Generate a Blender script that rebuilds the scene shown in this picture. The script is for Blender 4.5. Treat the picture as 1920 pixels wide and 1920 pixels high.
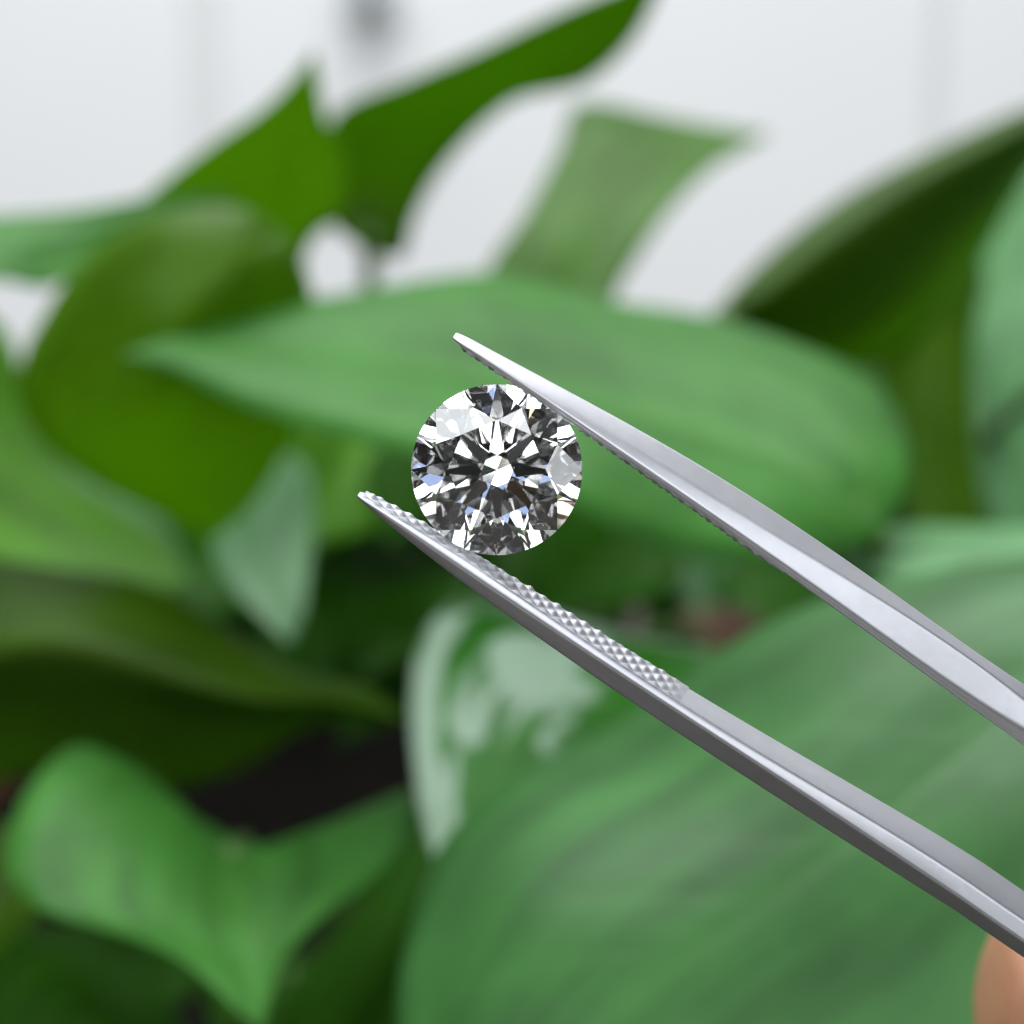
import bpy, bmesh, math, random
import numpy as np
from mathutils import Vector, Matrix, noise

# ------------------------------------------------------------------ scene, camera
for o in list(bpy.data.objects):
    bpy.data.objects.remove(o, do_unlink=True)
scene = bpy.context.scene
COL = scene.collection
R = math.radians

FOCUS = 0.100                       # metres from the lens to the stone
KPX = 0.48 / 1920.0                 # frame width per metre of depth, per photo pixel
PITCH = R(12)
FWD = Vector((0, math.cos(PITCH), -math.sin(PITCH)))
UP = Vector((0, math.sin(PITCH), math.cos(PITCH)))
RIGHT = Vector((1, 0, 0))
CAM = Vector((0, -FOCUS * math.cos(PITCH), 0.30 + FOCUS * math.sin(PITCH)))


def P(x, y, d):
    """point of the place at photo position x, y and depth d (metres)"""
    return CAM + FWD * d + RIGHT * ((x - 960) * KPX * d) + UP * ((960 - y) * KPX * d)


cd = bpy.data.cameras.new('camera')
cd.sensor_width = 36
cd.lens = 75
cd.clip_start = 0.002
cd.clip_end = 50
cd.dof.use_dof = True
cd.dof.focus_distance = 0.1003
cd.dof.aperture_fstop = 75 / 2.4
cam = bpy.data.objects.new('camera', cd)
cam.location = CAM
cam.rotation_euler = (R(90) - PITCH, 0, 0)
COL.objects.link(cam)
scene.camera = cam

# ------------------------------------------------------------------ light
world = bpy.data.worlds.new('World')
scene.world = world
world.use_nodes = True
bg = world.node_tree.nodes['Background']
bg.inputs['Color'].default_value = (0.93, 0.97, 1.0, 1)
bg.inputs['Strength'].default_value = 0.022


def lamp(name, loc, target, sx, sy, power, color):
    l = bpy.data.lights.new(name, 'AREA')
    l.shape = 'RECTANGLE'
    l.size, l.size_y = sx, sy
    l.energy = power
    l.color = color
    o = bpy.data.objects.new(name, l)
    o.location = loc
    o.rotation_euler = (Vector(target) - Vector(loc)).to_track_quat('-Z', 'Y').to_euler()
    o['kind'] = 'helper'
    COL.objects.link(o)
    return o


STONE = Vector((0, 0, 0.30))


def pane(az, el, dist, sx, sy, rad, color, name='unseen_front_light'):  # the big high panes stand for a window, others are added for the stone
    """one evenly bright pane (radiance rad) seen from the stone at azimuth az (0 = behind the camera, + = to the camera's right) and elevation el"""
    d = Vector((math.sin(R(az)) * math.cos(R(el)), -math.cos(R(az)) * math.cos(R(el)), math.sin(R(el))))
    return lamp(name, STONE + d * dist, STONE, sx, sy, math.pi * sx * sy * rad * 1.0, color)


COOL = (0.93, 0.97, 1.0)
WARM = (1, .95, .86)
pane(-32, 48, 1.25, .62, .62, 3.2, COOL)
pane(20, 52, 1.25, .62, .62, 3.2, COOL)
pane(-70, 40, 1.25, .55, .62, 2.8, COOL)
pane(-8, 26, 1.25, .42, .24, .75, (.46, .60, 1.0))  # added blue light that tints the stone's upper arrows
pane(60, 35, 1.25, .45, .55, 2.2, COOL)
pane(36, 10, 1.2, .26, .34, 1.8, COOL)  # added light, no window here: white facets on the right
pane(-40, 8, 1.2, .30, .26, 1.8, COOL)  # its added counterpart on the left
pane(46, -16, 1.1, .30, .22, 1.2, (1, .80, .50), 'added_low_light')  # this and the other low lights are added for the stone's lower facets
pane(-30, -26, 1.1, .34, .24, 1.6, WARM, 'added_low_light')
pane(4, -30, 1.1, .24, .20, 1.3, WARM, 'added_low_light')
pane(-27, -11, 1.1, .17, .20, 1.1, COOL, 'added_low_light')
pane(29, -9, 1.1, .20, .15, 1.1, COOL, 'added_low_light')
pane(-58, 14, 1.2, .24, .40, 1.7, COOL)  # added side light for the stone's outer ring
pane(68, 8, 1.2, .26, .36, 1.6, COOL)  # added on the other side for the same ring
pane(-62, -18, 1.1, .26, .30, 1.2, (1, .84, .56), 'added_low_light')
pane(30, -22, 1.1, .18, .20, 1.6, COOL, 'added_low_light')
pane(0, 74, 1.25, .5, .3, 2.4, COOL)  # added high light, more white in the stone
ceiling = lamp('ceiling_light', (0.0, 0.74, 1.5), (0, 0.72, 0.3), 1.4, 0.5, 11.0, (0.98, 0.99, 1.0))
ceiling.data.spread = R(95)                 # spread narrowed to keep its light off the tweezers

vs = scene.view_settings
vs.view_transform = 'Standard'
vs.look = 'None'
vs.exposure = 0.62
vs.gamma = 1
vs.use_curve_mapping = False
scene.render.engine = 'CYCLES'
cy = scene.cycles
cy.max_bounces = 40
cy.transmission_bounces = 40
cy.glossy_bounces = 40
cy.diffuse_bounces = 5
cy.transparent_max_bounces = 8
cy.caustics_reflective = True
cy.caustics_refractive = True
cy.blur_glossy = 0.0
cy.sample_clamp_indirect = 12
cy.use_denoising = True
cy.denoiser = 'OPENIMAGEDENOISE'
cy.pixel_filter_type = 'BLACKMAN_HARRIS'
cy.filter_width = 1.3

# ------------------------------------------------------------------ helpers


def tag(o, label=None, cat=None, group=None, kind=None):
    if label: o['label'] = label
    if cat: o['category'] = cat
    if group: o['group'] = group
    if kind: o['kind'] = kind
    return o


def empty(name, loc=(0, 0, 0)):
    o = bpy.data.objects.new(name, None)
    o.location = loc
    o.empty_display_size = 0.005
    COL.objects.link(o)
    bpy.context.view_layer.update()
    return o


def mesh_obj(name, verts, faces, mat, parent=None, smooth=False, uvs=None):
    me = bpy.data.meshes.new(name)
    me.from_pydata([tuple(v) for v in verts], [], faces)
    if uvs is not None:
        uvl = me.uv_layers.new(name='UVMap')
        for lp in me.loops:
            uvl.data[lp.index].uv = uvs[lp.vertex_index]
    me.update()
    if smooth:
        me.polygons.foreach_set('use_smooth', [True] * len(me.polygons))
    o = bpy.data.objects.new(name, me)
    COL.objects.link(o)
    if mat: me.materials.append(mat)
    if parent is not None:
        o.parent = parent
        o.matrix_parent_inverse = Matrix.Translation(parent_world(parent)).inverted()
    return o


def parent_world(p):
    v = Vector((0, 0, 0))
    while p is not None:
        if p.type == 'EMPTY': v = v + p.location
        p = p.parent
    return v


def box(name, lo, hi, mat, parent=None, bevel=0.0):
    bm = bmesh.new()
    bmesh.ops.create_cube(bm, size=1)
    for v in bm.verts:
        for i in range(3):
            v.co[i] = lo[i] + (v.co[i] + 0.5) * (hi[i] - lo[i])
    if bevel:
        bmesh.ops.bevel(bm, geom=list(bm.edges), offset=bevel, segments=3, affect='EDGES', profile=0.5)
    me = bpy.data.meshes.new(name)
    bm.to_mesh(me); bm.free()
    me.materials.append(mat)
    o = bpy.data.objects.new(name, me)
    COL.objects.link(o)
    if parent is not None:
        o.parent = parent
        o.matrix_parent_inverse = Matrix.Translation(parent_world(parent)).inverted()
    return o


def catmull(pts, n):
    """n points along a centripetal-like Catmull-Rom curve through pts, spaced by index"""
    p = [np.array(q, float) for q in pts]
    seg = [0.0]
    for a, b in zip(p, p[1:]):
        seg.append(seg[-1] + max(np.linalg.norm(b - a) ** 0.75, 1e-9))
    t = np.array(seg) / seg[-1]
    ext = [2 * p[0] - p[1]] + p + [2 * p[-1] - p[-2]]
    te = np.concatenate([[t[0] - (t[1] - t[0])], t, [t[-1] + (t[-1] - t[-2])]])
    out = []
    for s in np.linspace(0, 1, n):
        i = int(np.clip(np.searchsorted(t, s, side='right') - 1, 0, len(p) - 2)) + 1
        t0, t1, t2, t3 = te[i - 1], te[i], te[i + 1], te[i + 2]
        p0, p1, p2, p3 = ext[i - 1], ext[i], ext[i + 1], ext[i + 2]
        A1 = (t1 - s) / (t1 - t0) * p0 + (s - t0) / (t1 - t0) * p1
        A2 = (t2 - s) / (t2 - t1) * p1 + (s - t1) / (t2 - t1) * p2
        A3 = (t3 - s) / (t3 - t2) * p2 + (s - t2) / (t3 - t2) * p3
        B1 = (t2 - s) / (t2 - t0) * A1 + (s - t0) / (t2 - t0) * A2
        B2 = (t3 - s) / (t3 - t1) * A2 + (s - t1) / (t3 - t1) * A3
        out.append((t2 - s) / (t2 - t1) * B1 + (s - t1) / (t2 - t1) * B2)
    return out


def tube(name, pts, radii, mat, parent=None, seg=10, n=20):
    c = [Vector(q) for q in catmull([tuple(q) for q in pts], n)]
    rr = np.interp(np.linspace(0, 1, n), np.linspace(0, 1, len(radii)), radii)
    verts, faces = [], []
    ref = Vector((0.3, 0.2, 0.93))
    for i, q in enumerate(c):
        t = (c[min(i + 1, n - 1)] - c[max(i - 1, 0)]).normalized()
        a = t.cross(ref).normalized(); b = t.cross(a)
        for k in range(seg):
            th = 2 * math.pi * k / seg
            verts.append(q + (a * math.cos(th) + b * math.sin(th)) * rr[i])
    for i in range(n - 1):
        for k in range(seg):
            faces.append((i * seg + k, i * seg + (k + 1) % seg, (i + 1) * seg + (k + 1) % seg, (i + 1) * seg + k))
    faces.append(tuple(range(seg))[::-1])
    faces.append(tuple((n - 1) * seg + k for k in range(seg)))
    return mesh_obj(name, verts, faces, mat, parent, smooth=True)


# ------------------------------------------------------------------ materials


def newmat(name):
    m = bpy.data.materials.new(name)
    m.use_nodes = True
    nt = m.node_tree
    pb = nt.nodes['Principled BSDF']
    return m, nt, pb


def nd(nt, typ, **kw):
    n = nt.nodes.new(typ)
    for k, v in kw.items():
        setattr(n, k, v)
    return n


def noise_tex(nt, scale, detail=3, rough=0.55, coord='Object', dist=0.0):
    tc = nd(nt, 'ShaderNodeTexCoord')
    n = nd(nt, 'ShaderNodeTexNoise')
    n.inputs['Scale'].default_value = scale
    n.inputs['Detail'].default_value = detail
    n.inputs['Roughness'].default_value = rough
    n.inputs['Distortion'].default_value = dist
    nt.links.new(tc.outputs[coord], n.inputs['Vector'])
    return n


def ramp(nt, fac, stops):
    r = nd(nt, 'ShaderNodeValToRGB')
    e = r.color_ramp.elements
    while len(e) < len(stops): e.new(0.5)
    for el, (p, c) in zip(e, stops):
        el.position = p
        el.color = (*c, 1) if len(c) == 3 else c
    nt.links.new(fac, r.inputs['Fac'])
    return r


def plain(name, col, rough=0.5, metal=0.0, var=0.0, scale=40, bump=0.0, spec=0.5):
    m, nt, pb = newmat(name)
    pb.inputs['Roughness'].default_value = rough
    pb.inputs['Metallic'].default_value = metal
    pb.inputs['Specular IOR Level'].default_value = spec
    n = noise_tex(nt, scale, 5)
    r = ramp(nt, n.outputs['Fac'], [(0.3, tuple(c * (1 - var) for c in col)), (0.7, tuple(min(1, c * (1 + var)) for c in col))])
    nt.links.new(r.outputs['Color'], pb.inputs['Base Color'])
    if bump:
        b = nd(nt, 'ShaderNodeBump')
        b.inputs['Strength'].default_value = bump
        b.inputs['Distance'].default_value = 0.0005
        nt.links.new(n.outputs['Fac'], b.inputs['Height'])
        nt.links.new(b.outputs['Normal'], pb.inputs['Normal'])
    return m


def leaf_mat(name, top, trans, tfac=0.38, rough=0.42, spec=0.35, variegated=0.0, vein_s=.4):
    """glossy leaf blade that also lets light through; veins and mottling follow the leaf's UV"""
    m, nt, pb = newmat(name)
    L = nt.links
    tc = nd(nt, 'ShaderNodeTexCoord')
    mot = noise_tex(nt, 70, 4)
    col = ramp(nt, mot.outputs['Fac'], [(0.3, tuple(c * 0.8 for c in top)), (0.72, tuple(c * 1.22 for c in top))])
    # long light and dark streaks running with the blade
    smp = nd(nt, 'ShaderNodeMapping'); smp.inputs['Scale'].default_value = (7, 1.6, 1)
    L.new(tc.outputs['UV'], smp.inputs[0])
    stn = nd(nt, 'ShaderNodeTexNoise'); stn.inputs['Scale'].default_value = 1.6; stn.inputs['Detail'].default_value = 4
    L.new(smp.outputs[0], stn.inputs['Vector'])
    stm = nd(nt, 'ShaderNodeMapRange'); stm.inputs[1].default_value = .3; stm.inputs[2].default_value = .7
    stm.inputs[3].default_value = .68; stm.inputs[4].default_value = 1.32
    L.new(stn.outputs['Fac'], stm.inputs[0])
    stc = nd(nt, 'ShaderNodeVectorMath', operation='SCALE')
    L.new(col.outputs['Color'], stc.inputs[0]); L.new(stm.outputs[0], stc.inputs['Scale'])
    # veins: lighter midrib, faint side veins swept towards the tip
    sep = nd(nt, 'ShaderNodeSeparateXYZ')
    L.new(tc.outputs['UV'], sep.inputs[0])
    ax = nd(nt, 'ShaderNodeMath', operation='ABSOLUTE')
    sb = nd(nt, 'ShaderNodeMath', operation='SUBTRACT'); sb.inputs[1].default_value = 0.5
    L.new(sep.outputs['X'], sb.inputs[0]); L.new(sb.outputs[0], ax.inputs[0])
    rib = nd(nt, 'ShaderNodeMapRange'); rib.inputs[1].default_value = 0.0; rib.inputs[2].default_value = 0.028
    rib.inputs[3].default_value = 1.0; rib.inputs[4].default_value = 0.0
    L.new(ax.outputs[0], rib.inputs[0])
    sv = nd(nt, 'ShaderNodeMath', operation='MULTIPLY_ADD'); sv.inputs[1].default_value = -0.45
    L.new(ax.outputs[0], sv.inputs[0]); L.new(sep.outputs['Y'], sv.inputs[2])
    fr = nd(nt, 'ShaderNodeMath', operation='MULTIPLY'); fr.inputs[1].default_value = 75.0
    L.new(sv.outputs[0], fr.inputs[0])
    si = nd(nt, 'ShaderNodeMath', operation='SINE'); L.new(fr.outputs[0], si.inputs[0])
    sr = nd(nt, 'ShaderNodeMapRange'); sr.inputs[1].default_value = 0.2; sr.inputs[2].default_value = 1.0
    sr.inputs[3].default_value = 0.0; sr.inputs[4].default_value = 0.28
    L.new(si.outputs[0], sr.inputs[0])
    vein = nd(nt, 'ShaderNodeMath', operation='MAXIMUM'); L.new(rib.outputs[0], vein.inputs[0]); L.new(sr.outputs[0], vein.inputs[1])
    mx = nd(nt, 'ShaderNodeMix', data_type='RGBA')
    vf = nd(nt, 'ShaderNodeMath', operation='MULTIPLY'); vf.inputs[1].default_value = vein_s
    L.new(vein.outputs[0], vf.inputs[0]); L.new(vf.outputs[0], mx.inputs['Factor'])
    L.new(stc.outputs[0], mx.inputs['A'])
    mx.inputs['B'].default_value = (min(1, top[0] * 2.0 + .01), min(1, top[1] * 1.6), min(1, top[2] * 1.9), 1)
    base = mx.outputs['Result']
    tcol = nd(nt, 'ShaderNodeRGB'); tcol.outputs[0].default_value = (*trans, 1)
    if variegated:
        mp = nd(nt, 'ShaderNodeMapping'); mp.inputs['Scale'].default_value = (3.2, 1.9, 1); mp.inputs['Location'].default_value = (7.13, 2.4, 0)
        L.new(tc.outputs['UV'], mp.inputs[0])
        vn = nd(nt, 'ShaderNodeTexNoise'); vn.inputs['Scale'].default_value = 2.0; vn.inputs['Detail'].default_value = 4; vn.inputs['Roughness'].default_value = .55
        L.new(mp.outputs[0], vn.inputs['Vector'])
        # more cream towards one margin, as on a marbled pothos
        ad = nd(nt, 'ShaderNodeMath', operation='MULTIPLY_ADD'); ad.inputs[1].default_value = -0.34
        L.new(sep.outputs['X'], ad.inputs[0]); L.new(vn.outputs['Fac'], ad.inputs[2])
        rr = ramp(nt, ad.outputs[0], [(0.40 - .05, (0, 0, 0)), (0.40 + .03, (1, 1, 1))])
        m2 = nd(nt, 'ShaderNodeMix', data_type='RGBA')
        vs_ = nd(nt, 'ShaderNodeMath', operation='MULTIPLY'); vs_.inputs[1].default_value = variegated
        L.new(rr.outputs['Color'], vs_.inputs[0]); L.new(vs_.outputs[0], m2.inputs['Factor'])
        L.new(base, m2.inputs['A']); m2.inputs['B'].default_value = (0.58, 0.76, 0.60, 1)
        base = m2.outputs['Result']
    L.new(base, pb.inputs['Base Color'])
    pb.inputs['Roughness'].default_value = rough
    pb.inputs['Specular IOR Level'].default_value = spec
    bn = noise_tex(nt, 260, 3)
    b = nd(nt, 'ShaderNodeBump'); b.inputs['Strength'].default_value = 0.18; b.inputs['Distance'].default_value = 0.0004
    ah = nd(nt, 'ShaderNodeMath', operation='MULTIPLY_ADD'); ah.inputs[1].default_value = -1.2
    L.new(vein.outputs[0], ah.inputs[0]); L.new(bn.outputs['Fac'], ah.inputs[2])
    L.new(ah.outputs[0], b.inputs['Height']); L.new(b.outputs['Normal'], pb.inputs['Normal'])
    tr = nd(nt, 'ShaderNodeBsdfTranslucent')
    L.new(tcol.outputs[0], tr.inputs['Color'])
    ms = nd(nt, 'ShaderNodeMixShader'); ms.inputs[0].default_value = tfac
    L.new(pb.outputs[0], ms.inputs[1]); L.new(tr.outputs[0], ms.inputs[2])
    L.new(ms.outputs[0], nt.nodes['Material Output'].inputs['Surface'])
    return m


def diamond_mat():
    """clear stone"""
    m = bpy.data.materials.new('diamond'); m.use_nodes = True
    nt = m.node_tree; nt.nodes.clear()
    out = nd(nt, 'ShaderNodeOutputMaterial')
    g = nd(nt, 'ShaderNodeBsdfGlass')
    g.inputs['Color'].default_value = (1, 1, 1, 1)
    g.inputs['Roughness'].default_value = 0.0
    g.inputs['IOR'].default_value = 2.417
    nt.links.new(g.outputs[0], out.inputs['Surface'])
    return m


def steel_mat(name='satin_steel', k=1.0, r0=.40):
    m, nt, pb = newmat(name)
    L = nt.links
    pb.inputs['Metallic'].default_value = 1.0
    n = noise_tex(nt, 900, 4, .6)
    c = ramp(nt, n.outputs['Fac'], [(0.25, (0.47 * k, 0.475 * k, 0.505 * k)), (0.75, (0.51 * k, 0.515 * k, 0.55 * k))])
    L.new(c.outputs['Color'], pb.inputs['Base Color'])
    n2 = noise_tex(nt, 350, 3)
    r = nd(nt, 'ShaderNodeMapRange'); r.inputs[3].default_value = r0; r.inputs[4].default_value = r0 + .07
    L.new(n2.outputs['Fac'], r.inputs[0]); L.new(r.outputs[0], pb.inputs['Roughness'])
    b = nd(nt, 'ShaderNodeBump'); b.inputs['Strength'].default_value = 0.06; b.inputs['Distance'].default_value = 0.0001
    n3 = noise_tex(nt, 2600, 2)
    L.new(n3.outputs['Fac'], b.inputs['Height']); L.new(b.outputs['Normal'], pb.inputs['Normal'])
    return m


M = {
    'wall': plain('white_wall_paint', (0.80, 0.815, 0.825), 0.7, var=0.012, scale=6),
    'gap': plain('wall_joint', (0.74, 0.75, 0.75), 0.8),
    'hook': plain('grey_hook_metal', (0.46, 0.49, 0.50), 0.5, var=.1),
    'table': plain('table_laminate', (0.11, 0.10, 0.09), 0.6, var=.05),
    'pot': plain('shade_dark_clay', (0.011, 0.008, 0.006), 0.8, var=.25, scale=50, bump=.4),  # near black: shade under the leaves put into the colour
    'soil': plain('potting_soil', (0.022, 0.016, 0.011), 0.95, var=.5, scale=180, bump=1.0),
    'steel': steel_mat(),
    'grip': steel_mat('blasted_steel', .78, .52),
    'diamond': diamond_mat(),
    'camera_black': plain('black_camera_shell', (0.006, 0.006, 0.007), 0.25, var=.1),  # black of the added camera shape
    'stem': plain('green_stem', (0.07, 0.15, 0.025), 0.45, var=.2, scale=90),
    'leaf': leaf_mat('leaf_green', (0.042, 0.155, 0.034), (0.12, 0.40, 0.02), vein_s=.14, spec=.3),
    'leaf_soft': leaf_mat('leaf_soft_green', (0.05, 0.195, 0.028), (0.16, 0.45, 0.02), spec=.18, rough=.48),
    'leaf_shade': leaf_mat('leaf_shade_green', (0.02, 0.09, 0.003), (0.13, 0.33, 0.0), spec=.06, rough=.5),  # darker copy for the gaps, their shade put into the colour
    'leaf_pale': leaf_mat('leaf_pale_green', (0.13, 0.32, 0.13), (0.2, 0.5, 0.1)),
    'leaf_light': leaf_mat('leaf_light_green', (0.06, 0.15, 0.022), (0.14, 0.34, 0.01), spec=.08),
    'leaf_bright': leaf_mat('leaf_bright_green', (0.07, 0.215, 0.012), (0.2, 0.5, 0.0), spec=.1),
    'leaf_dry': leaf_mat('leaf_dry_brown', (0.105, 0.05, 0.024), (0.16, 0.07, 0.03), spec=.15),
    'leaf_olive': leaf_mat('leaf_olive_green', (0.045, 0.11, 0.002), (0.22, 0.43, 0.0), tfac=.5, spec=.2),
    'leaf_yellow': leaf_mat('leaf_yellow_green', (0.065, 0.16, 0.002), (0.30, 0.54, 0.0), tfac=.5, spec=.22),
    'leaf_marbled': leaf_mat('leaf_marbled', (0.04, 0.20, 0.018), (0.13, 0.42, 0.01), variegated=0.85),
}

# ------------------------------------------------------------------ the setting
wall_d = 1.05
wc = P(960, 400, wall_d)
wall_y = wc.y
wall = box('wall', (-1.6, wall_y + 0.005, -0.5), (1.6, wall_y + 0.08, 1.9), M['gap'])
tag(wall, kind='structure')
xs_joint = [(360, 420), (1738, 1764)]
edges = [-1.6]
for a, b in xs_joint:
    edges += [P(a, 200, wall_d).x, P(b, 200, wall_d).x]
edges.append(1.6)
for i in range(0, len(edges), 2):
    box('wall_panel', (edges[i], wall_y, -0.5), (edges[i + 1], wall_y + 0.0055, 1.9), M['wall'], wall, 0.002)

table_z = -0.06
table = box('table_top', (-0.7, -0.35, table_z - 0.03), (0.7, wall_y - 0.05, table_z), M['table'], bevel=.003)
tag(table, kind='structure')

hk = P(702, -8, wall_d)
hook = empty('wall_hook', (hk.x, wall_y, hk.z))
tag(hook, 'small dark grey hook fixed to the white wall panel', 'hook')
mesh_obj('hook_plate', *(lambda c: ([c + Vector((a, b, d)) for b in (-.006, -.0002) for a, d in ((-.013, -.012), (.013, -.012), (.013, .018), (-.013, .018))],
         [(0, 1, 2, 3), (7, 6, 5, 4), (0, 4, 5, 1), (1, 5, 6, 2), (2, 6, 7, 3), (3, 7, 4, 0)]))(Vector((hk.x, wall_y, hk.z))), M['hook'], hook)
tube('hook_peg', [(hk.x, wall_y - .006, hk.z), (hk.x, wall_y - .02, hk.z - .004), (hk.x, wall_y - .03, hk.z), (hk.x, wall_y - .032, hk.z + .01)], [.005, .0045, .004, .004], M['hook'], hook)

# planter box the plant grows from, darkened in colour for the shaded hollow
pz0 = table_z
p0 = P(960, 1340, 0.34)
rim_z = p0.z
px0, px1, py0, py1 = -0.27, 0.27, p0.y, p0.y + 0.16
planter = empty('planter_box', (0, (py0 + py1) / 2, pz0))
tag(planter, 'long planter box almost hidden under the leaves, their shade put into its colour', 'planter')
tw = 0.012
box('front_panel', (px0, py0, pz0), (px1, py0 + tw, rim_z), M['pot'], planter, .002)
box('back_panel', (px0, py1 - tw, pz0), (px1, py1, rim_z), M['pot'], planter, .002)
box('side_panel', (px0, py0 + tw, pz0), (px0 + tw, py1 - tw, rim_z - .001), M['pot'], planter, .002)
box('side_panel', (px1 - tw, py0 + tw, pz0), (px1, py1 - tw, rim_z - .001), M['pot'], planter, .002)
soil = box('soil', (px0 + tw, py0 + tw, pz0 + .01), (px1 - tw, py1 - tw, rim_z - .015), M['soil'], planter)
soil_z = rim_z - .015

# ------------------------------------------------------------------ the plant
plant = empty('pothos_plant', (0, (py0 + py1) / 2, soil_z))
tag(plant, 'leafy green pothos plant with marbled heart shaped leaves in planter', 'plant')
rnd = random.Random(7)


def build_leaf(Lp, Mp, Rp, mat, nu=34, nv=14, thick=0.0004, wav=0.0006, cup=0.0, seed=0, petiole=None, label=None):
    """blade lofted through left edge, midrib and right edge (world points)"""
    l = catmull(Lp, nu); m = catmull(Mp, nu); r = catmull(Rp, nu)
    V, uv = [], []
    for i in range(nu):
        a, b, c = Vector(l[i]), Vector(m[i]), Vector(r[i])
        nrm = (a - c).cross(Vector(m[min(i + 1, nu - 1)]) - Vector(m[max(i - 1, 0)]))
        if nrm.length > 1e-12: nrm.normalize()
        for j in range(nv + 1):
            v = j / nv
            # each half bellies slightly between midrib and margin
            if v <= 0.5:
                w = v * 2; q = a.lerp(b, w)
            else:
                w = 2 - v * 2; q = c.lerp(b, w)
            belly = math.sin(math.pi * min(1, max(0, w))) * cup * ((a - c).length)
            wv = noise.noise(q * 38 + Vector((seed, 0, 0))) * wav * (1 - w * .7) * 2
            V.append(q + nrm * (belly + wv))
            uv.append((v, i / (nu - 1)))
    F = [(i * (nv + 1) + j, i * (nv + 1) + j + 1, (i + 1) * (nv + 1) + j + 1, (i + 1) * (nv + 1) + j) for i in range(nu - 1) for j in range(nv)]
    o = mesh_obj('leaf', V, F, mat, plant, smooth=True, uvs=uv)
    md = o.modifiers.new('thickness', 'SOLIDIFY'); md.thickness = thick; md.offset = 0
    if label: o['label'] = label
    if petiole is not False:
        base = Vector(m[0]); t = (Vector(m[0]) - Vector(m[3])).normalized()
        root = Vector(petiole) if petiole else Vector((min(px1 - .04, max(px0 + .04, base.x * .55)), rnd.uniform(py0 + .04, py1 - .04), soil_z - .005))
        ln = (root - base).length
        pet = tube('petiole', [base - t * .004, base + (t * .35 + FWD * .8 - UP * .35).normalized() * ln * .16, base.lerp(root, .55) + Vector((0, .01, -.004)), root], [.0014, .0015, .0017, .0022], M['stem'], None, seg=8, n=18)
        pet.parent = o
        pet.matrix_parent_inverse = o.matrix_parent_inverse
        pet.matrix_parent_inverse = (Matrix.Translation(parent_world(plant)) @ o.matrix_parent_inverse).inverted() if False else Matrix.Identity(4)
    return o


def px(pts):
    return [tuple(P(x, y, d / 100)) for x, y, d in pts]


def leaf(L_, M_, R_, mat, **kw):
    return build_leaf(px(L_), px(M_), px(R_), M[mat], **kw)


# pale grey-green leaf lying across the middle, behind the stone
leaf([(225, 672, 23), (450, 600, 25), (640, 550, 26), (800, 528, 26.5), (950, 520, 27), (1120, 560, 27), (1300, 592, 27), (1460, 640, 26.5), (1610, 695, 26), (1690, 790, 25), (1705, 900, 24), (1660, 985, 23.5)][::-1],
     [(225, 672, 23), (500, 660, 23.5), (800, 700, 24), (1100, 760, 24.2), (1350, 830, 24), (1550, 910, 23.6), (1660, 985, 23.5)][::-1],
     [(225, 672, 23), (320, 700, 22.4), (460, 765, 21.6), (600, 805, 21.3), (760, 850, 21.1), (920, 915, 21), (1080, 965, 21), (1180, 1010, 21.2), (1320, 1045, 21.6), (1480, 1050, 22), (1600, 1040, 23), (1660, 985, 23.5)][::-1],
     'leaf_soft', cup=.05, seed=1)
# upright leaf seen from below, light coming through
leaf([(480, 640, 31), (230, 580, 31), (195, 455, 30.5), (280, 362, 30), (400, 270, 29.4), (500, 200, 29), (560, 140, 28.6), (592, 98, 28.5)],
     [(480, 640, 31), (440, 520, 31), (460, 400, 30.2), (520, 260, 29.3), (592, 98, 28.5)],
     [(480, 640, 31), (560, 610, 31), (562, 520, 30.6), (590, 445, 30.2), (642, 400, 30), (645, 300, 29.6), (612, 225, 29.2), (592, 98, 28.5)],
     'leaf_yellow', cup=.03, seed=2)
# dark leaf reaching up to the top edge
leaf([(690, 470, 33.5), (628, 425, 33.5), (614, 300, 33), (624, 222, 32.6), (760, 150, 32), (900, 88, 31.5), (1060, 15, 31), (1255, -60, 30)],
     [(690, 470, 33.5), (700, 380, 33.8), (780, 260, 33.4), (920, 165, 32.6), (1080, 80, 31.6), (1255, -60, 30)],
     [(690, 470, 33.5), (757, 480, 34), (775, 420, 34), (812, 345, 33.8), (882, 258, 33.4), (960, 192, 33), (1100, 150, 32), (1185, 75, 31.2), (1255, -60, 30)],
     'leaf_olive', cup=.02, seed=3)
# flat pale leaf running in from the side
leaf([(-300, 440, 26), (0, 408, 26.8), (150, 396, 27.2), (300, 374, 27.6), (440, 370, 28)],
     [(-300, 520, 25), (0, 465, 26), (120, 440, 26.8), (280, 400, 27.4), (440, 370, 28)],
     [(-300, 560, 24), (0, 525, 25.2), (90, 535, 26), (150, 500, 26.6), (260, 430, 27.3), (440, 370, 28)],
     'leaf_soft', seed=4, cup=.02)
# large rounded lobe hanging in front of the upright leaf
leaf([(520, 440, 24.6), (430, 392, 24.4), (330, 398, 24.4), (235, 430, 24.5), (140, 505, 24.8), (85, 590, 25), (48, 660, 25.2), (36, 735, 25.5), (62, 805, 25.8), (110, 860, 26), (190, 915, 26.3), (300, 968, 26.6), (400, 1010, 27)],
     [(520, 440, 24.6), (430, 500, 23.8), (340, 600, 23.6), (290, 720, 24), (290, 860, 25.2), (400, 1010, 27)],
     [(520, 440, 24.6), (565, 500, 24.8), (590, 600, 25.2), (570, 740, 25.8), (520, 870, 26.3), (460, 960, 26.7), (400, 1010, 27)],
     'leaf_yellow', cup=.05, seed=5, petiole=False)
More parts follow.
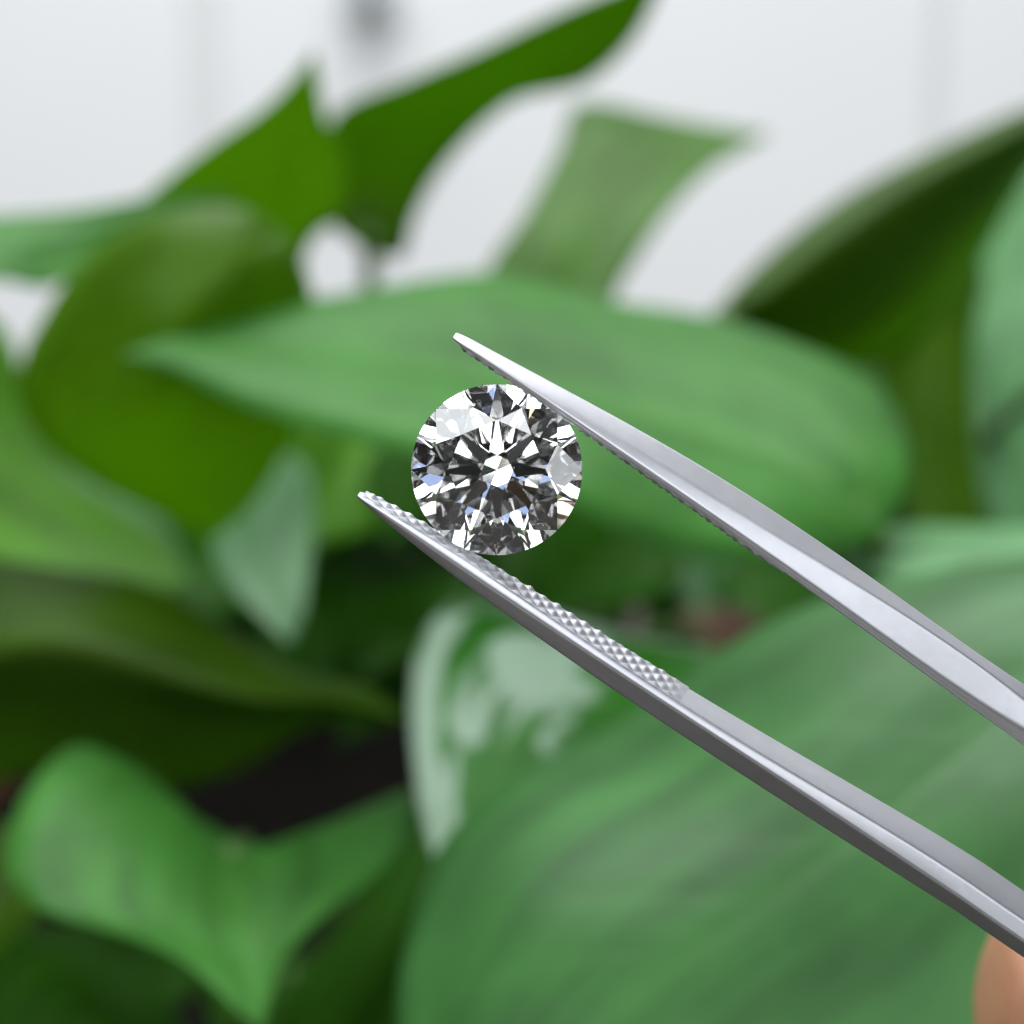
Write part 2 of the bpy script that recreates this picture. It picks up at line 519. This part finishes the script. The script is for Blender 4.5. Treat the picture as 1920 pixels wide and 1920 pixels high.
# light leaf standing behind
leaf([(1020, 620, 33), (915, 530, 33.5), (985, 400, 34.5), (1050, 275, 36), (1088, 188, 37), (1250, 215, 37.5), (1440, 250, 37.5)],
     [(1020, 620, 33), (1060, 450, 34), (1190, 310, 35.6), (1440, 250, 37.5)],
     [(1020, 620, 33), (1120, 600, 33), (1172, 520, 33.6), (1250, 400, 34.6), (1345, 305, 36), (1440, 250, 37.5)],
     'leaf_light', cup=.02, seed=6)
# folded dark leaf with a lit upper strip
leaf([(1325, 598, 31), (1450, 470, 32.5), (1600, 358, 33), (1750, 280, 33), (1920, 205, 32.5), (2080, 150, 32)],
     [(1325, 598, 31), (1420, 560, 30.4), (1560, 450, 30.2), (1700, 350, 30.5), (1920, 235, 31), (2080, 150, 32)],
     [(1325, 598, 31), (1480, 645, 32), (1610, 690, 33), (1720, 640, 33.4), (1832, 500, 33.4), (1920, 345, 33), (2080, 150, 32)],
     'leaf_olive', seed=7)
# olive leaf hanging below it
leaf([(1780, 420, 35), (1690, 560, 34.5), (1645, 680, 34.2), (1680, 800, 34), (1700, 900, 33.8), (1720, 1010, 33.6), (1780, 1120, 33.4)],
     [(1780, 420, 35), (1760, 600, 34.2), (1755, 750, 33.8), (1765, 900, 33.6), (1780, 1120, 33.4)],
     [(1780, 420, 35), (1842, 500, 34.8), (1822, 640, 34.4), (1822, 800, 34), (1832, 900, 33.8), (1838, 1010, 33.6), (1780, 1120, 33.4)],
     'leaf_yellow', seed=8)
# pale leaf at the side
leaf([(2060, 260, 38), (1900, 350, 38), (1848, 440, 37.8), (1832, 540, 37.4), (1824, 700, 36.6), (1830, 850, 36), (1870, 1000, 35), (2000, 1180, 34)],
     [(2060, 260, 38), (2050, 500, 36.6), (2040, 750, 35.4), (2000, 1180, 34)],
     [(2060, 260, 38), (2250, 380, 38), (2320, 600, 37), (2250, 900, 35.5), (2000, 1180, 34)],
     'leaf_pale', seed=9)
# pale leaf under the folded one
leaf([(1430, 1052, 24.5), (1560, 1030, 25), (1700, 985, 25.5), (1920, 985, 25.5), (2200, 930, 25.5)][::-1],
     [(1430, 1052, 24.5), (1560, 1048, 24.3), (1720, 1025, 24.3), (1920, 1025, 24.5), (2200, 930, 25.5)][::-1],
     [(1430, 1052, 24.5), (1560, 1068, 23.6), (1720, 1100, 23.3), (1920, 1120, 23.3), (2200, 930, 25.5)][::-1],
     'leaf_pale', seed=10)
# big blade under the tweezers
leaf([(2300, 940, 18.5), (1920, 1060, 19), (1750, 1090, 19.2), (1560, 1140, 19.3), (1400, 1200, 19.4), (1250, 1290, 19.4), (1100, 1390, 19.3), (940, 1480, 19), (835, 1590, 18.6), (775, 1750, 18), (750, 1920, 17.2), (800, 2250, 16)],
     [(2300, 940, 18.5), (1950, 1300, 17.2), (1560, 1600, 16.6), (1150, 1900, 16.2), (800, 2250, 16)],
     [(2300, 940, 18.5), (2500, 1450, 16), (2300, 2000, 15), (1600, 2450, 15), (800, 2250, 16)],
     'leaf', cup=.04, seed=11, wav=.0012, nu=44, nv=20)
# marbled leaf
leaf([(1400, 1235, 22.16), (1200, 1190, 22.47), (1000, 1140, 22.47), (855, 1130, 22.16), (792, 1195, 21.85), (772, 1300, 21.48), (776, 1420, 21.11), (800, 1560, 20.73), (880, 1780, 20.30)],
     [(1400, 1235, 22.16), (1150, 1260, 21.60), (990, 1350, 21.11), (910, 1500, 20.73), (880, 1780, 20.30)],
     [(1400, 1235, 22.16), (1430, 1400, 21.23), (1230, 1620, 20.61), (1020, 1760, 20.36), (880, 1780, 20.30)],
     'leaf_marbled', seed=12, cup=.03, label='green leaf marbled with pale mint patches')
# bright leaf at the side below the lobe
leaf([(-250, 520, 29.5), (0, 605, 29.5), (60, 760, 29.2), (130, 880, 28.8), (220, 950, 28.4), (300, 1000, 28), (358, 1095, 27.4)],
     [(-250, 520, 29.5), (-60, 760, 28), (60, 900, 27.6), (200, 1020, 27.4), (358, 1095, 27.4)],
     [(-250, 520, 29.5), (-260, 900, 26.5), (-60, 1060, 26.3), (150, 1110, 26.6), (290, 1120, 27), (358, 1095, 27.4)],
     'leaf_bright', seed=13)
# small pale leaf pointing down
leaf([(470, 830, 29), (400, 900, 28.8), (388, 1000, 28.2), (425, 1095, 27.6), (490, 1165, 27.1), (548, 1215, 26.8)],
     [(470, 830, 29), (485, 930, 28.4), (500, 1040, 27.8), (548, 1215, 26.8)],
     [(470, 830, 29), (570, 870, 28.8), (592, 980, 28.2), (580, 1080, 27.6), (568, 1160, 27.1), (548, 1215, 26.8)],
     'leaf_pale', seed=14)
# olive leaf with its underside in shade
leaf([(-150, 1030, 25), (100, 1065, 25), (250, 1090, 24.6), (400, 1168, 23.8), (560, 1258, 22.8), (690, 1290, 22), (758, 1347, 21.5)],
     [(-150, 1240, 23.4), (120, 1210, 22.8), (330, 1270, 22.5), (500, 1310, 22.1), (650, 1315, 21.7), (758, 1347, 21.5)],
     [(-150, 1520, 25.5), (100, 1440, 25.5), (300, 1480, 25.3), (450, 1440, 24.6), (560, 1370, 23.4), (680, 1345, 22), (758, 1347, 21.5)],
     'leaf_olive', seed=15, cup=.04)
# heart leaf, tip down
leaf([(430, 1575, 22), (330, 1520, 22.4), (245, 1425, 22.8), (170, 1395, 22.6), (90, 1440, 21.8), (20, 1560, 20.8), (14, 1640, 20.3), (60, 1692, 20), (220, 1742, 19.7), (330, 1790, 19.5), (430, 1880, 19.2), (490, 1938, 19)],
     [(430, 1575, 22), (440, 1650, 21.2), (460, 1750, 20.3), (480, 1850, 19.6), (490, 1938, 19)],
     [(430, 1575, 22), (520, 1602, 22), (600, 1560, 22.4), (700, 1510, 22.8), (782, 1468, 23), (778, 1560, 22), (700, 1652, 21), (600, 1726, 20.3), (535, 1792, 19.8), (505, 1870, 19.4), (490, 1938, 19)],
     'leaf_soft', seed=16, cup=.02, petiole=P(430, 2150, .33))
# dark leaf under it
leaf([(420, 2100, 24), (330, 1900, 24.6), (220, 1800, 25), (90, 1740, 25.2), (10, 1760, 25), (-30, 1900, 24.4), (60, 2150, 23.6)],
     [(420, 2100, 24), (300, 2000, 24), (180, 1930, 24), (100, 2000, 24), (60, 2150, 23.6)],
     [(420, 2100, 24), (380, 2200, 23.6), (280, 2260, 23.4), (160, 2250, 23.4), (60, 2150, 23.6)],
     'leaf_shade', seed=17)
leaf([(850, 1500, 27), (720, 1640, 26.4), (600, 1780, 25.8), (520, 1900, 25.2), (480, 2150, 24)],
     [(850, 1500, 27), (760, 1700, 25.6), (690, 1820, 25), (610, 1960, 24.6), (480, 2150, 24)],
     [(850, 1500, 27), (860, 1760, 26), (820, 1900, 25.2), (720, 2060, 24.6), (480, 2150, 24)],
     'leaf_shade', seed=18)

# pale leaf below the rounded lobe, a lit edge put into its colour
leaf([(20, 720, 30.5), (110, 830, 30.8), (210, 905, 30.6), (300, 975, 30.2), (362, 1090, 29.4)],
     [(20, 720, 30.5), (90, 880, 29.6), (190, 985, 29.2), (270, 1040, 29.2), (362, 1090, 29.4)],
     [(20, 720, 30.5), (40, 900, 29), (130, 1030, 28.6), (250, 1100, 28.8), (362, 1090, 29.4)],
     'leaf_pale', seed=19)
# withered leaves low in the plant
leaf([(1270, 1150, 30), (1340, 1130, 30.5), (1420, 1150, 30.5), (1480, 1200, 30)], [(1270, 1150, 30), (1340, 1165, 29.8), (1410, 1185, 29.8), (1480, 1200, 30)],
     [(1270, 1150, 30), (1330, 1200, 29.4), (1400, 1225, 29.4), (1480, 1200, 30)], 'leaf_dry', seed=20, label='small withered brown leaf')
leaf([(60, 1380, 28), (-10, 1370, 28.4), (-80, 1400, 28.4), (-160, 1470, 28)], [(60, 1380, 28), (-10, 1420, 27.8), (-70, 1450, 27.8), (-160, 1470, 28)],
     [(60, 1380, 28), (20, 1470, 27.4), (-60, 1520, 27.4), (-160, 1470, 28)], 'leaf_dry', seed=21, label='small withered brown leaf')


def heart(base, tip, facing, width, mat, seed=0, droop=0.1, fold=0.1):
    """generic heart leaf from base to tip (world), facing roughly along a vector"""
    base, tip, facing = Vector(base), Vector(tip), Vector(facing)
    ax = tip - base; ln = ax.length
    s = ax.cross(facing).normalized(); nrm = s.cross(ax).normalized()
    if nrm.dot(facing) < 0: nrm = -nrm
    ts = [0, -.06, .0, .12, .3, .5, .7, .88, 1.0]
    ws = [0, .5, .82, .98, 1.0, .82, .5, .16, 0]
    Lp, Rp = [], []
    for t, w in zip(ts, ws):
        c = base + ax * t - nrm * (droop * ln * t * t)
        Lp.append(tuple(c + s * w * width * ln * .5 + nrm * fold * w * width * ln))
        Rp.append(tuple(c - s * w * width * ln * .5 + nrm * fold * w * width * ln))
    Mp = [tuple(base + ax * t - nrm * (droop * ln * t * t)) for t in (0, .25, .5, .75, 1)]
    return build_leaf(Lp, Mp, Rp, M[mat], nu=22, nv=10, seed=seed, cup=.03)


# leaves deeper in the plant, seen in the gaps
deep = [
    ((760, 900, 36), (650, 1180, 33), 'leaf_shade'), ((1010, 980, 36), (760, 1120, 34), 'leaf_shade'),
    ((1250, 960, 37), (1330, 1130, 34), 'leaf'), ((1480, 1020, 37), (1200, 1180, 34), 'leaf_shade'),
    ((1620, 1080, 36), (1420, 1260, 32), 'leaf_shade'), ((900, 1100, 33), (660, 1250, 31), 'leaf_shade'),
    ((620, 1050, 34), (560, 1320, 31), 'leaf_shade'), ((330, 1150, 34), (120, 1350, 31), 'leaf_shade'),
    ((120, 1150, 34), (-60, 1420, 31), 'leaf_shade'), ((880, 1600, 30), (700, 1800, 28), 'leaf_shade'),
    ((60, 1560, 30), (-80, 1800, 27), 'leaf_yellow'), ((560, 1800, 30), (430, 2020, 28), 'leaf_shade'),
    ((300, 1750, 31), (120, 1980, 28), 'leaf_shade'), ((1180, 1000, 35), (1010, 1160, 33), 'leaf_shade'),
    ((480, 760, 35), (330, 900, 33), 'leaf_shade'), ((620, 720, 36), (700, 960, 33), 'leaf_shade'),
    ((720, 790, 34.5), (555, 1010, 31), 'leaf_bright'), ((830, 830, 33), (720, 1010, 31.5), 'leaf_shade'), ((420, 1000, 33.5), (290, 1180, 31), 'leaf_shade'), ((790, 1230, 33), (640, 1370, 31), 'leaf_shade'),
    ((1500, 640, 38), (1620, 900, 35), 'leaf_shade'), ((1900, 900, 38), (1760, 1120, 35), 'leaf_shade'),
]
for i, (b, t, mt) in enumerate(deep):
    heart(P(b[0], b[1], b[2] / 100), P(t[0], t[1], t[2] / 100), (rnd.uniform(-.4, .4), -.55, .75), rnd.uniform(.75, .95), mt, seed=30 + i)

# the plant goes on past both sides of the picture
r2 = random.Random(21)
for i in range(26):
    side = -1 if i % 2 else 1
    d = r2.uniform(25, 40)
    x = 960 + side * (1150 + r2.uniform(0, 900) * 25 / d)
    y = r2.uniform(500, 1900)
    ln = r2.uniform(260, 420)
    heart(P(x, y, d / 100), P(x + side * r2.uniform(-.3, .7) * ln, y + ln * r2.uniform(.5, 1), (d - r2.uniform(1, 4)) / 100),
          (r2.uniform(-.4, .4), -.55, .75), r2.uniform(.75, .95), r2.choice(['leaf_soft', 'leaf', 'leaf_shade', 'leaf_light']), seed=70 + i)

# ------------------------------------------------------------------ the tweezers
DIRX, DIRY = 0.8486, 0.5290         # direction of the arms in the picture plane


def sn(p):
    return p[0] * DIRX + p[1] * DIRY, -p[0] * DIRY + p[1] * DIRX


def row_fn(pts, deg=4):
    q = sorted(sn(p) for p in pts)
    s = np.array([a for a, b in q]); n = np.array([b for a, b in q])
    u = (s - s[0]) / (s[-1] - s[0])
    w = np.ones(len(s)); w[0] = w[-1] = 4
    c = np.polyfit(u, n, deg, w=w)                # one fair curve per edge line
    uu = np.linspace(0, 1, 60)
    return s[0] + uu * (s[-1] - s[0]), np.polyval(c, uu)


def smooth_interp(s, n, x):
    """monotone-ish cubic through the samples, straight past the ends"""
    if x <= s[0]: return n[0]
    if x >= s[-1]: return n[-1] + (n[-1] - n[-3]) / (s[-1] - s[-3]) * (x - s[-1])
    m = np.gradient(n, s)
    i = int(np.searchsorted(s, x, side='right') - 1)
    h = s[i + 1] - s[i]; t = (x - s[i]) / h
    return ((2 * t ** 3 - 3 * t ** 2 + 1) * n[i] + (t ** 3 - 2 * t ** 2 + t) * h * m[i]
            + (-2 * t ** 3 + 3 * t ** 2) * n[i + 1] + (t ** 3 - t ** 2) * h * m[i + 1])


def unsn(s, n):
    return s * DIRX - n * DIRY, s * DIRY + n * DIRX


S_VIS, S_END = 2420.0, 6150.0
N_JOIN = 290.0

up_T = row_fn([(862, 623), (945, 668), (1032, 717), (1209, 809), (1351, 894), (1504, 996), (1752, 1165), (1920, 1283)])
up_R1 = row_fn([(850, 630), (925, 677), (997, 720), (1174, 827), (1351, 940), (1493, 1028), (1752, 1187), (1920, 1311)])
up_R2 = row_fn([(850, 634), (912, 673), (980, 716), (1093, 800), (1196, 866), (1284, 929), (1390, 999), (1500, 1082), (1555, 1120), (1752, 1259), (1920, 1366)], 5)
up_B = row_fn([(853, 642), (908, 678), (976, 722), (1089, 807), (1192, 874), (1280, 938), (1386, 1009), (1500, 1094), (1555, 1139), (1752, 1275), (1920, 1398)])
lo_I = row_fn([(678, 917), (713, 930), (746, 950), (775, 970), (815, 992), (873, 1029), (950, 1076), (1023, 1127), (1096, 1167), (1169, 1213), (1242, 1262), (1289, 1287), (1412, 1357), (1603, 1472), (1795, 1589), (1920, 1666)])
lo_R = row_fn([(670, 926), (731, 960), (786, 993), (844, 1028), (895, 1062), (968, 1115), (1041, 1166), (1114, 1214), (1187, 1261), (1268, 1311), (1400, 1394), (1555, 1489), (1747, 1611), (1920, 1728)])
lo_Q = row_fn([(669, 931), (731, 971), (800, 1020), (895, 1086), (968, 1138), (1059, 1196), (1150, 1257), (1220, 1303), (1364, 1392), (1555, 1520), (1747, 1652), (1920, 1764)])
lo_B = row_fn([(672, 938), (731, 982), (804, 1039), (895, 1113), (968, 1168), (1059, 1234), (1150, 1299), (1223, 1346), (1364, 1424), (1555, 1558), (1747, 1685), (1920, 1788)])


def row_n(row, centre, s):
    """picture-plane offset of an edge line; past the frame the arm runs on to the joint"""
    if s <= S_VIS: return smooth_interp(row[0], row[1], s)
    off = smooth_interp(row[0], row[1], S_VIS) - smooth_interp(centre[0], centre[1], S_VIS)
    c0 = smooth_interp(centre[0], centre[1], S_VIS)
    t = (s - S_VIS) / (S_END - S_VIS)
    side = -1 if c0 < N_JOIN else 1
    bow = side * 60 * math.sin(math.pi * min(1, t * 1.05)) * (1 - t)
    target = N_JOIN + side * 22
    e = t * t * (3 - 2 * t)
    return c0 * (1 - e) + target * e + bow + off * (1 - .35 * e)


def arm(name, rows, centre, s0, parent):
    """rows: list of (row, depth offset near the tip, depth offset at full width) going round the section"""
    st = list(np.concatenate([s0 + 26 * (np.linspace(0, 1, 8) ** 2), np.linspace(s0 + 42, S_VIS, 74), np.linspace(S_VIS + 60, S_END, 40)]))
    V, F = [], []
    k = len(rows)
    NB = 5
    K = k * NB
    for s in st:
        w = min(1, max(0, (s - s0) / 900.0)) ** .8
        round_ = math.sqrt(max(0.0, min(1, (s - s0) / 24.0)))     # rounded nose
        ns = [row_n(r, centre, s) + dn for r, dn, d0, d1 in rows]
        nc = sum(ns) / k
        poly = []
        for (r, dn, d0, d1), n in zip(rows, ns):
            d = d0 + (d1 - d0) * w
            X, Y = unsn(s, nc + (n - nc) * (.62 + .38 * round_))
            poly.append(P(X, Y, FOCUS + (d * (.5 + .5 * round_)) / 1000))
        for j in range(k):                                        # every edge of the section is slightly rounded over
            a, b, c = poly[j - 1], poly[j], poly[(j + 1) % k]
            ra = min(.00017, (a - b).length * .36); rc = min(.00017, (c - b).length * .36)
            pa = b + (a - b).normalized() * ra; pc_ = b + (c - b).normalized() * rc
            for q in range(NB):
                t = q / (NB - 1)
                V.append(pa * (1 - t) ** 2 + b * (2 * t * (1 - t)) + pc_ * t ** 2)
    for i in range(len(st) - 1):
        for j in range(K):
            F.append((i * K + j, i * K + (j + 1) % K, (i + 1) * K + (j + 1) % K, (i + 1) * K + j))
    F.append(tuple(range(K))[::-1])
    F.append(tuple((len(st) - 1) * K + j for j in range(K)))
    o = mesh_obj(name, V, F, M['steel'], parent, smooth=True)
    bm = bmesh.new(); bm.from_mesh(o.data); bmesh.ops.recalc_face_normals(bm, faces=bm.faces); bm.to_mesh(o.data); bm.free()
    wn = o.modifiers.new('flat_faces', 'WEIGHTED_NORMAL'); wn.keep_sharp = False
    return o


def knurl(name, front, back, dfront, dback, s0, s1, parent, sgn, hgt):
    """rounded cross-cut teeth on a gripping face, between its front and back edge lines"""
    pitch = 31.0
    ns = int((s1 - s0) / pitch * 9); nv = 30
    V, F = [], []
    pts = {}
    for i in range(ns + 1):
        s = s0 + (s1 - s0) * i / ns
        w = min(1, max(0, (s - s0) / 900.0)) ** .8
        fa = max(0.0, min(1, (s - s0) / 12, (s1 - s) / 60))
        for j in range(-1, nv + 2):
            skirt = j < 0 or j > nv                       # closes the rim down onto the arm
            v = min(1, max(0, j / nv))
            n = row_n(front, front, s) * (1 - v) + row_n(back, back, s) * v
            d = (dfront[0] + (dfront[1] - dfront[0]) * w) * (1 - v) + (dback[0] + (dback[1] - dback[0]) * w) * v
            width_mm = abs((dback[0] - dfront[0]) + (dback[1] - dback[0] - dfront[1] + dfront[0]) * w) + .35
            a = math.pi * s / pitch; b = math.pi * v * width_mm / 1.3
            h = max(abs(math.sin(a + b)) , 0) * abs(math.sin(a - b))
            h = (h * h) ** .62
            jit = .8 + .4 * noise.noise(Vector((s * .05, v * 6, 3.3)))
            edge = min(1, v * 12 + (.95 if sgn < 0 else .4), (1 - v) * 12 + .5)
            n += sgn * ((1.0 + hgt * h * fa * jit * edge) if not skirt else -3.0)
            X, Y = unsn(s, n)
            V.append(P(X, Y, FOCUS + d / 1000))
    for i in range(ns):
        for j in range(nv + 2):
            a = i * (nv + 3) + j
            q = (a, a + 1, a + nv + 4, a + nv + 3)
            F.append(q if sgn > 0 else q[::-1])
    o = mesh_obj(name, V, F, M['grip'], parent, smooth=True)
    return o


tw_base = P(*unsn(S_END, N_JOIN), FOCUS)
tweezers = empty('tweezers', tw_base)
tag(tweezers, 'satin steel tweezers with knurled tips gripping the round diamond', 'tweezers')
# upper arm: top edge, upper ridge, lower ridge, gripping edge (front), gripping edge (back), top back
s_up = sn((850, 632))[0]
arm('upper_arm', [(up_T, 0, .15, .95), (up_R1, 0, -.2, -.5), (up_R2, 0, -.4, -1.0), (up_B, 0, -.3, -.75), (up_B, -2, .45, 1.9), (up_T, 2, .45, 1.7)], up_R1, s_up, tweezers)
knurl('upper_grip', up_B, up_B, (-.3, -.75), (.4, 1.7), s_up + 20, sn((1470, 1075))[0], tweezers, 1, 6)
s_lo = sn((670, 930))[0]
arm('lower_arm', [(lo_I, 0, .5, 1.9), (lo_R, 0, -.25, -.75), (lo_Q, 0, -.35, -1.0), (lo_B, 0, .05, .6), (lo_B, -4, .5, 1.8)], lo_Q, s_lo, tweezers)
knurl('lower_grip', lo_R, lo_I, (-.2, -.7), (.45, 1.85), s_lo + 9, sn((1285, 1300))[0], tweezers, -1, 6)
# the two arms are welded together at the far end
je = []
for s in (S_END - 420, S_END + 30):
    for n in (N_JOIN - 34, N_JOIN + 34):
        for d in (-1.05, 2.0):
            X, Y = unsn(s, n); je.append(P(X, Y, FOCUS + d / 1000))
jt = mesh_obj('joint', je, [(0, 1, 3, 2), (4, 6, 7, 5), (0, 4, 5, 1), (2, 3, 7, 6), (0, 2, 6, 4), (1, 5, 7, 3)], M['steel'], tweezers)
jb = jt.modifiers.new('edge_round', 'BEVEL'); jb.width = .0004; jb.segments = 3

# ------------------------------------------------------------------ the diamond
RAD = 160.5 * KPX * FOCUS           # girdle radius
CEN = P(931.5, 880.5, FOCUS)


def brilliant(parent, table=.565, crown=34.5, pav=40.8, star=.5, lower=.77, gird=.055, rot=0.0, tilt=(0.0, 0.0)):
    tc, tp = math.tan(R(crown)), math.tan(R(pav))
    c8 = math.cos(math.pi / 8)
    h = (1 - table) * tc
    sr = table * c8 + star * (1 - table * c8)
    sz = (1 - sr * c8) * tc
    pr = 1 - lower
    pz = -(1 - pr * c8) * tp - gird
    step = math.pi / 4
    ex, ey, ez = RIGHT, UP, -FWD
    rm = Matrix.Rotation(tilt[0], 3, RIGHT) @ Matrix.Rotation(tilt[1], 3, UP)

    def W(r, a, z):
        q = ex * (r * math.cos(a + rot)) + ey * (r * math.sin(a + rot)) + ez * (z - gird * .0)
        return CEN + rm @ (q * RAD)

    def plane_z(p1, p2, p3, x, y):
        a = np.array(p1); u = np.array(p2) - a; v = np.array(p3) - a
        n = np.cross(u, v)
        return a[2] - (n[0] * (x - a[0]) + n[1] * (y - a[1])) / n[2]

    def cyl(r, a, z): return (r * math.cos(a), r * math.sin(a), z)
    NA = 8
    faces = {'table_facet': [], 'crown': [], 'girdle': [], 'pavilion': []}
    faces['table_facet'].append([W(table, k * step, h) for k in range(8)])
    top_ring, bot_ring = [], []
    for k in range(8):
        a0, a1, am = k * step, (k + 1) * step, (k + .5) * step
        faces['crown'].append([W(table, a0, h), W(sr, am, sz), W(table, a1, h)])                                  # star
        faces['crown'].append([W(table, a0, h), W(sr, a0 - step / 2, sz), W(1, a0, 0), W(sr, am, sz)])            # bezel
        for b0, b1 in ((a0, am), (am, a1)):
            arc, arcb = [], []
            for i in range(NA + 1):
                a = b0 + (b1 - b0) * i / NA
                x, y = math.cos(a), math.sin(a)
                z = plane_z(cyl(sr, am, sz), cyl(1, b0, 0), cyl(1, b1, 0), x, y)
                zb = plane_z(cyl(pr, am, pz), cyl(1, b0, -gird), cyl(1, b1, -gird), x, y)
                arc.append(W(1, a, z)); arcb.append(W(1, a, zb))
            faces['crown'].append([W(sr, am, sz)] + arc)
            faces['pavilion'].append(([W(pr, am, pz)] + arcb)[::-1])
            for i in range(NA):
                faces['girdle'].append([arcb[i], arcb[i + 1], arc[i + 1], arc[i]])
        faces['pavilion'].append([W(0, 0, -tp - gird), W(pr, am, pz), W(1, a0, -gird), W(pr, a0 - step / 2, pz)])  # main
    # all facets share one frame; exact shared corners keep the stone closed
    for nm, fs in faces.items():
        V, F = [], []
        for f in fs:
            F.append(tuple(range(len(V), len(V) + len(f)))); V += f
        # outward winding
        cc = CEN - ez * RAD * .3
        F2 = []
        for f in F:
            p = [V[i] for i in f]
            nrm = Vector((0, 0, 0))
            for i in range(1, len(p) - 1): nrm += (p[i] - p[0]).cross(p[i + 1] - p[0])
            mid = sum(p, Vector()) / len(p)
            F2.append(f if nrm.dot(mid - cc) > 0 else f[::-1])
        o = mesh_obj(nm, V, F2, M['diamond'], parent)


diamond = empty('diamond', CEN)
tag(diamond, 'clear round brilliant cut diamond held between the tweezer tips', 'diamond')
brilliant(diamond)

# ------------------------------------------------------------------ the hand that holds the tweezers
def skin_mat():
    m, nt, pb = newmat('skin')
    L = nt.links
    n = noise_tex(nt, 120, 4)
    c = ramp(nt, n.outputs['Fac'], [(0.3, (0.42, 0.20, 0.105)), (0.7, (0.50, 0.26, 0.15))])
    L.new(c.outputs['Color'], pb.inputs['Base Color'])
    pb.inputs['Roughness'].default_value = .5
    pb.inputs['Subsurface Weight'].default_value = .2
    pb.inputs['Subsurface Radius'].default_value = (.004, .0015, .0008)
    pb.inputs['Subsurface Scale'].default_value = 1.0
    b = nd(nt, 'ShaderNodeBump'); b.inputs['Strength'].default_value = .25; b.inputs['Distance'].default_value = .0003
    n2 = noise_tex(nt, 900, 3)
    L.new(n2.outputs['Fac'], b.inputs['Height']); L.new(b.outputs['Normal'], pb.inputs['Normal'])
    return m


SKIN = skin_mat()
chains = {}
hv, he, hr = [], [], []


def chain(pts, root=None):
    prev = root
    for x, y, d, r in pts:
        hv.append(P(x, y, d / 1000)); hr.append(r / 1000)
        i = len(hv) - 1
        if prev is not None: he.append((prev, i))
        prev = i
    return prev


# wrist > palm centre; then the knuckles, each with its own finger
wrist = chain([(5600, 5200, 150, 30), (5000, 4500, 146, 29)])
palm = chain([(4500, 3900, 142, 27)], wrist)
chain([(4350, 3250, 118, 13), (3950, 2750, 106, 10), (3400, 2420, 92, 9), (3050, 2230, 90, 7.5)], palm)        # thumb, in front of the arms
chain([(4250, 3350, 150, 12), (3500, 2500, 150, 10.5), (3000, 2170, 132, 8.8), (2680, 2020, 116, 7.4)], palm)   # index, behind the arms
chain([(4050, 3550, 156, 12), (3200, 2850, 158, 10.5), (2640, 2400, 148, 9), (2330, 2180, 136, 7.6)], palm)     # middle
chain([(3900, 3750, 158, 11.5), (3000, 2950, 152, 9.8), (2400, 2200, 138, 8.0), (2080, 1915, 130, 6.3), (1890, 1843, 128, 5.0), (1852, 1836, 128, 4.2)], palm)   # ring finger, its tip in the picture
chain([(3800, 4000, 156, 10.5), (3150, 3500, 150, 8.6), (2750, 3050, 140, 7.4), (2560, 2780, 132, 6)], palm)    # little finger
hme = bpy.data.meshes.new('hand')
hme.from_pydata([tuple(v) for v in hv], he, [])
hme.materials.append(SKIN)
hand = bpy.data.objects.new('hand', hme)
COL.objects.link(hand)
sk = hand.modifiers.new('skin', 'SKIN'); sk.use_smooth_shade = True
for i, r in enumerate(hr):
    hme.skin_vertices[0].data[i].radius = (r, r)
hme.skin_vertices[0].data[palm].radius = (.030, .020)
hme.skin_vertices[0].data[0].use_root = True
sd = hand.modifiers.new('smooth', 'SUBSURF'); sd.levels = 2; sd.render_levels = 3
tag(hand, 'bare fingertip of the hand holding the steel tweezers', 'hand')

# ------------------------------------------------------------------ unseen camera shape, added to darken the stone's reflections
pc = CAM - FWD * 0.012
added_camera_body = empty('added_camera_body', pc)
tag(added_camera_body, 'unseen black camera shape added for dark reflections in the diamond', 'camera')


def slab(name, w, h, t, off, mat):
    V = []
    for a in (-1, 1):
        for b in (-1, 1):
            for c in (-1, 1):
                V.append(pc + RIGHT * (w / 2 * a + off[0]) + UP * (h / 2 * b + off[1]) - FWD * (t / 2 * c + off[2]))
    o = mesh_obj(name, V, [(0, 1, 3, 2), (4, 6, 7, 5), (0, 4, 5, 1), (2, 3, 7, 6), (0, 2, 6, 4), (1, 5, 7, 3)], mat, added_camera_body)
    bv = o.modifiers.new('edge_round', 'BEVEL'); bv.width = t * .3; bv.segments = 4
    return o


slab('body', .150, .095, .030, (.006, -.022, .016), M['camera_black'])
slab('grip', .026, .085, .010, (-.052, -.024, -.003), M['camera_black'])
bar = tube('lens_barrel', [pc - FWD * .001, pc + FWD * .002, pc + FWD * .005, pc + FWD * .009], [.030, .030, .0295, .029], M['camera_black'], added_camera_body, seg=48, n=8)
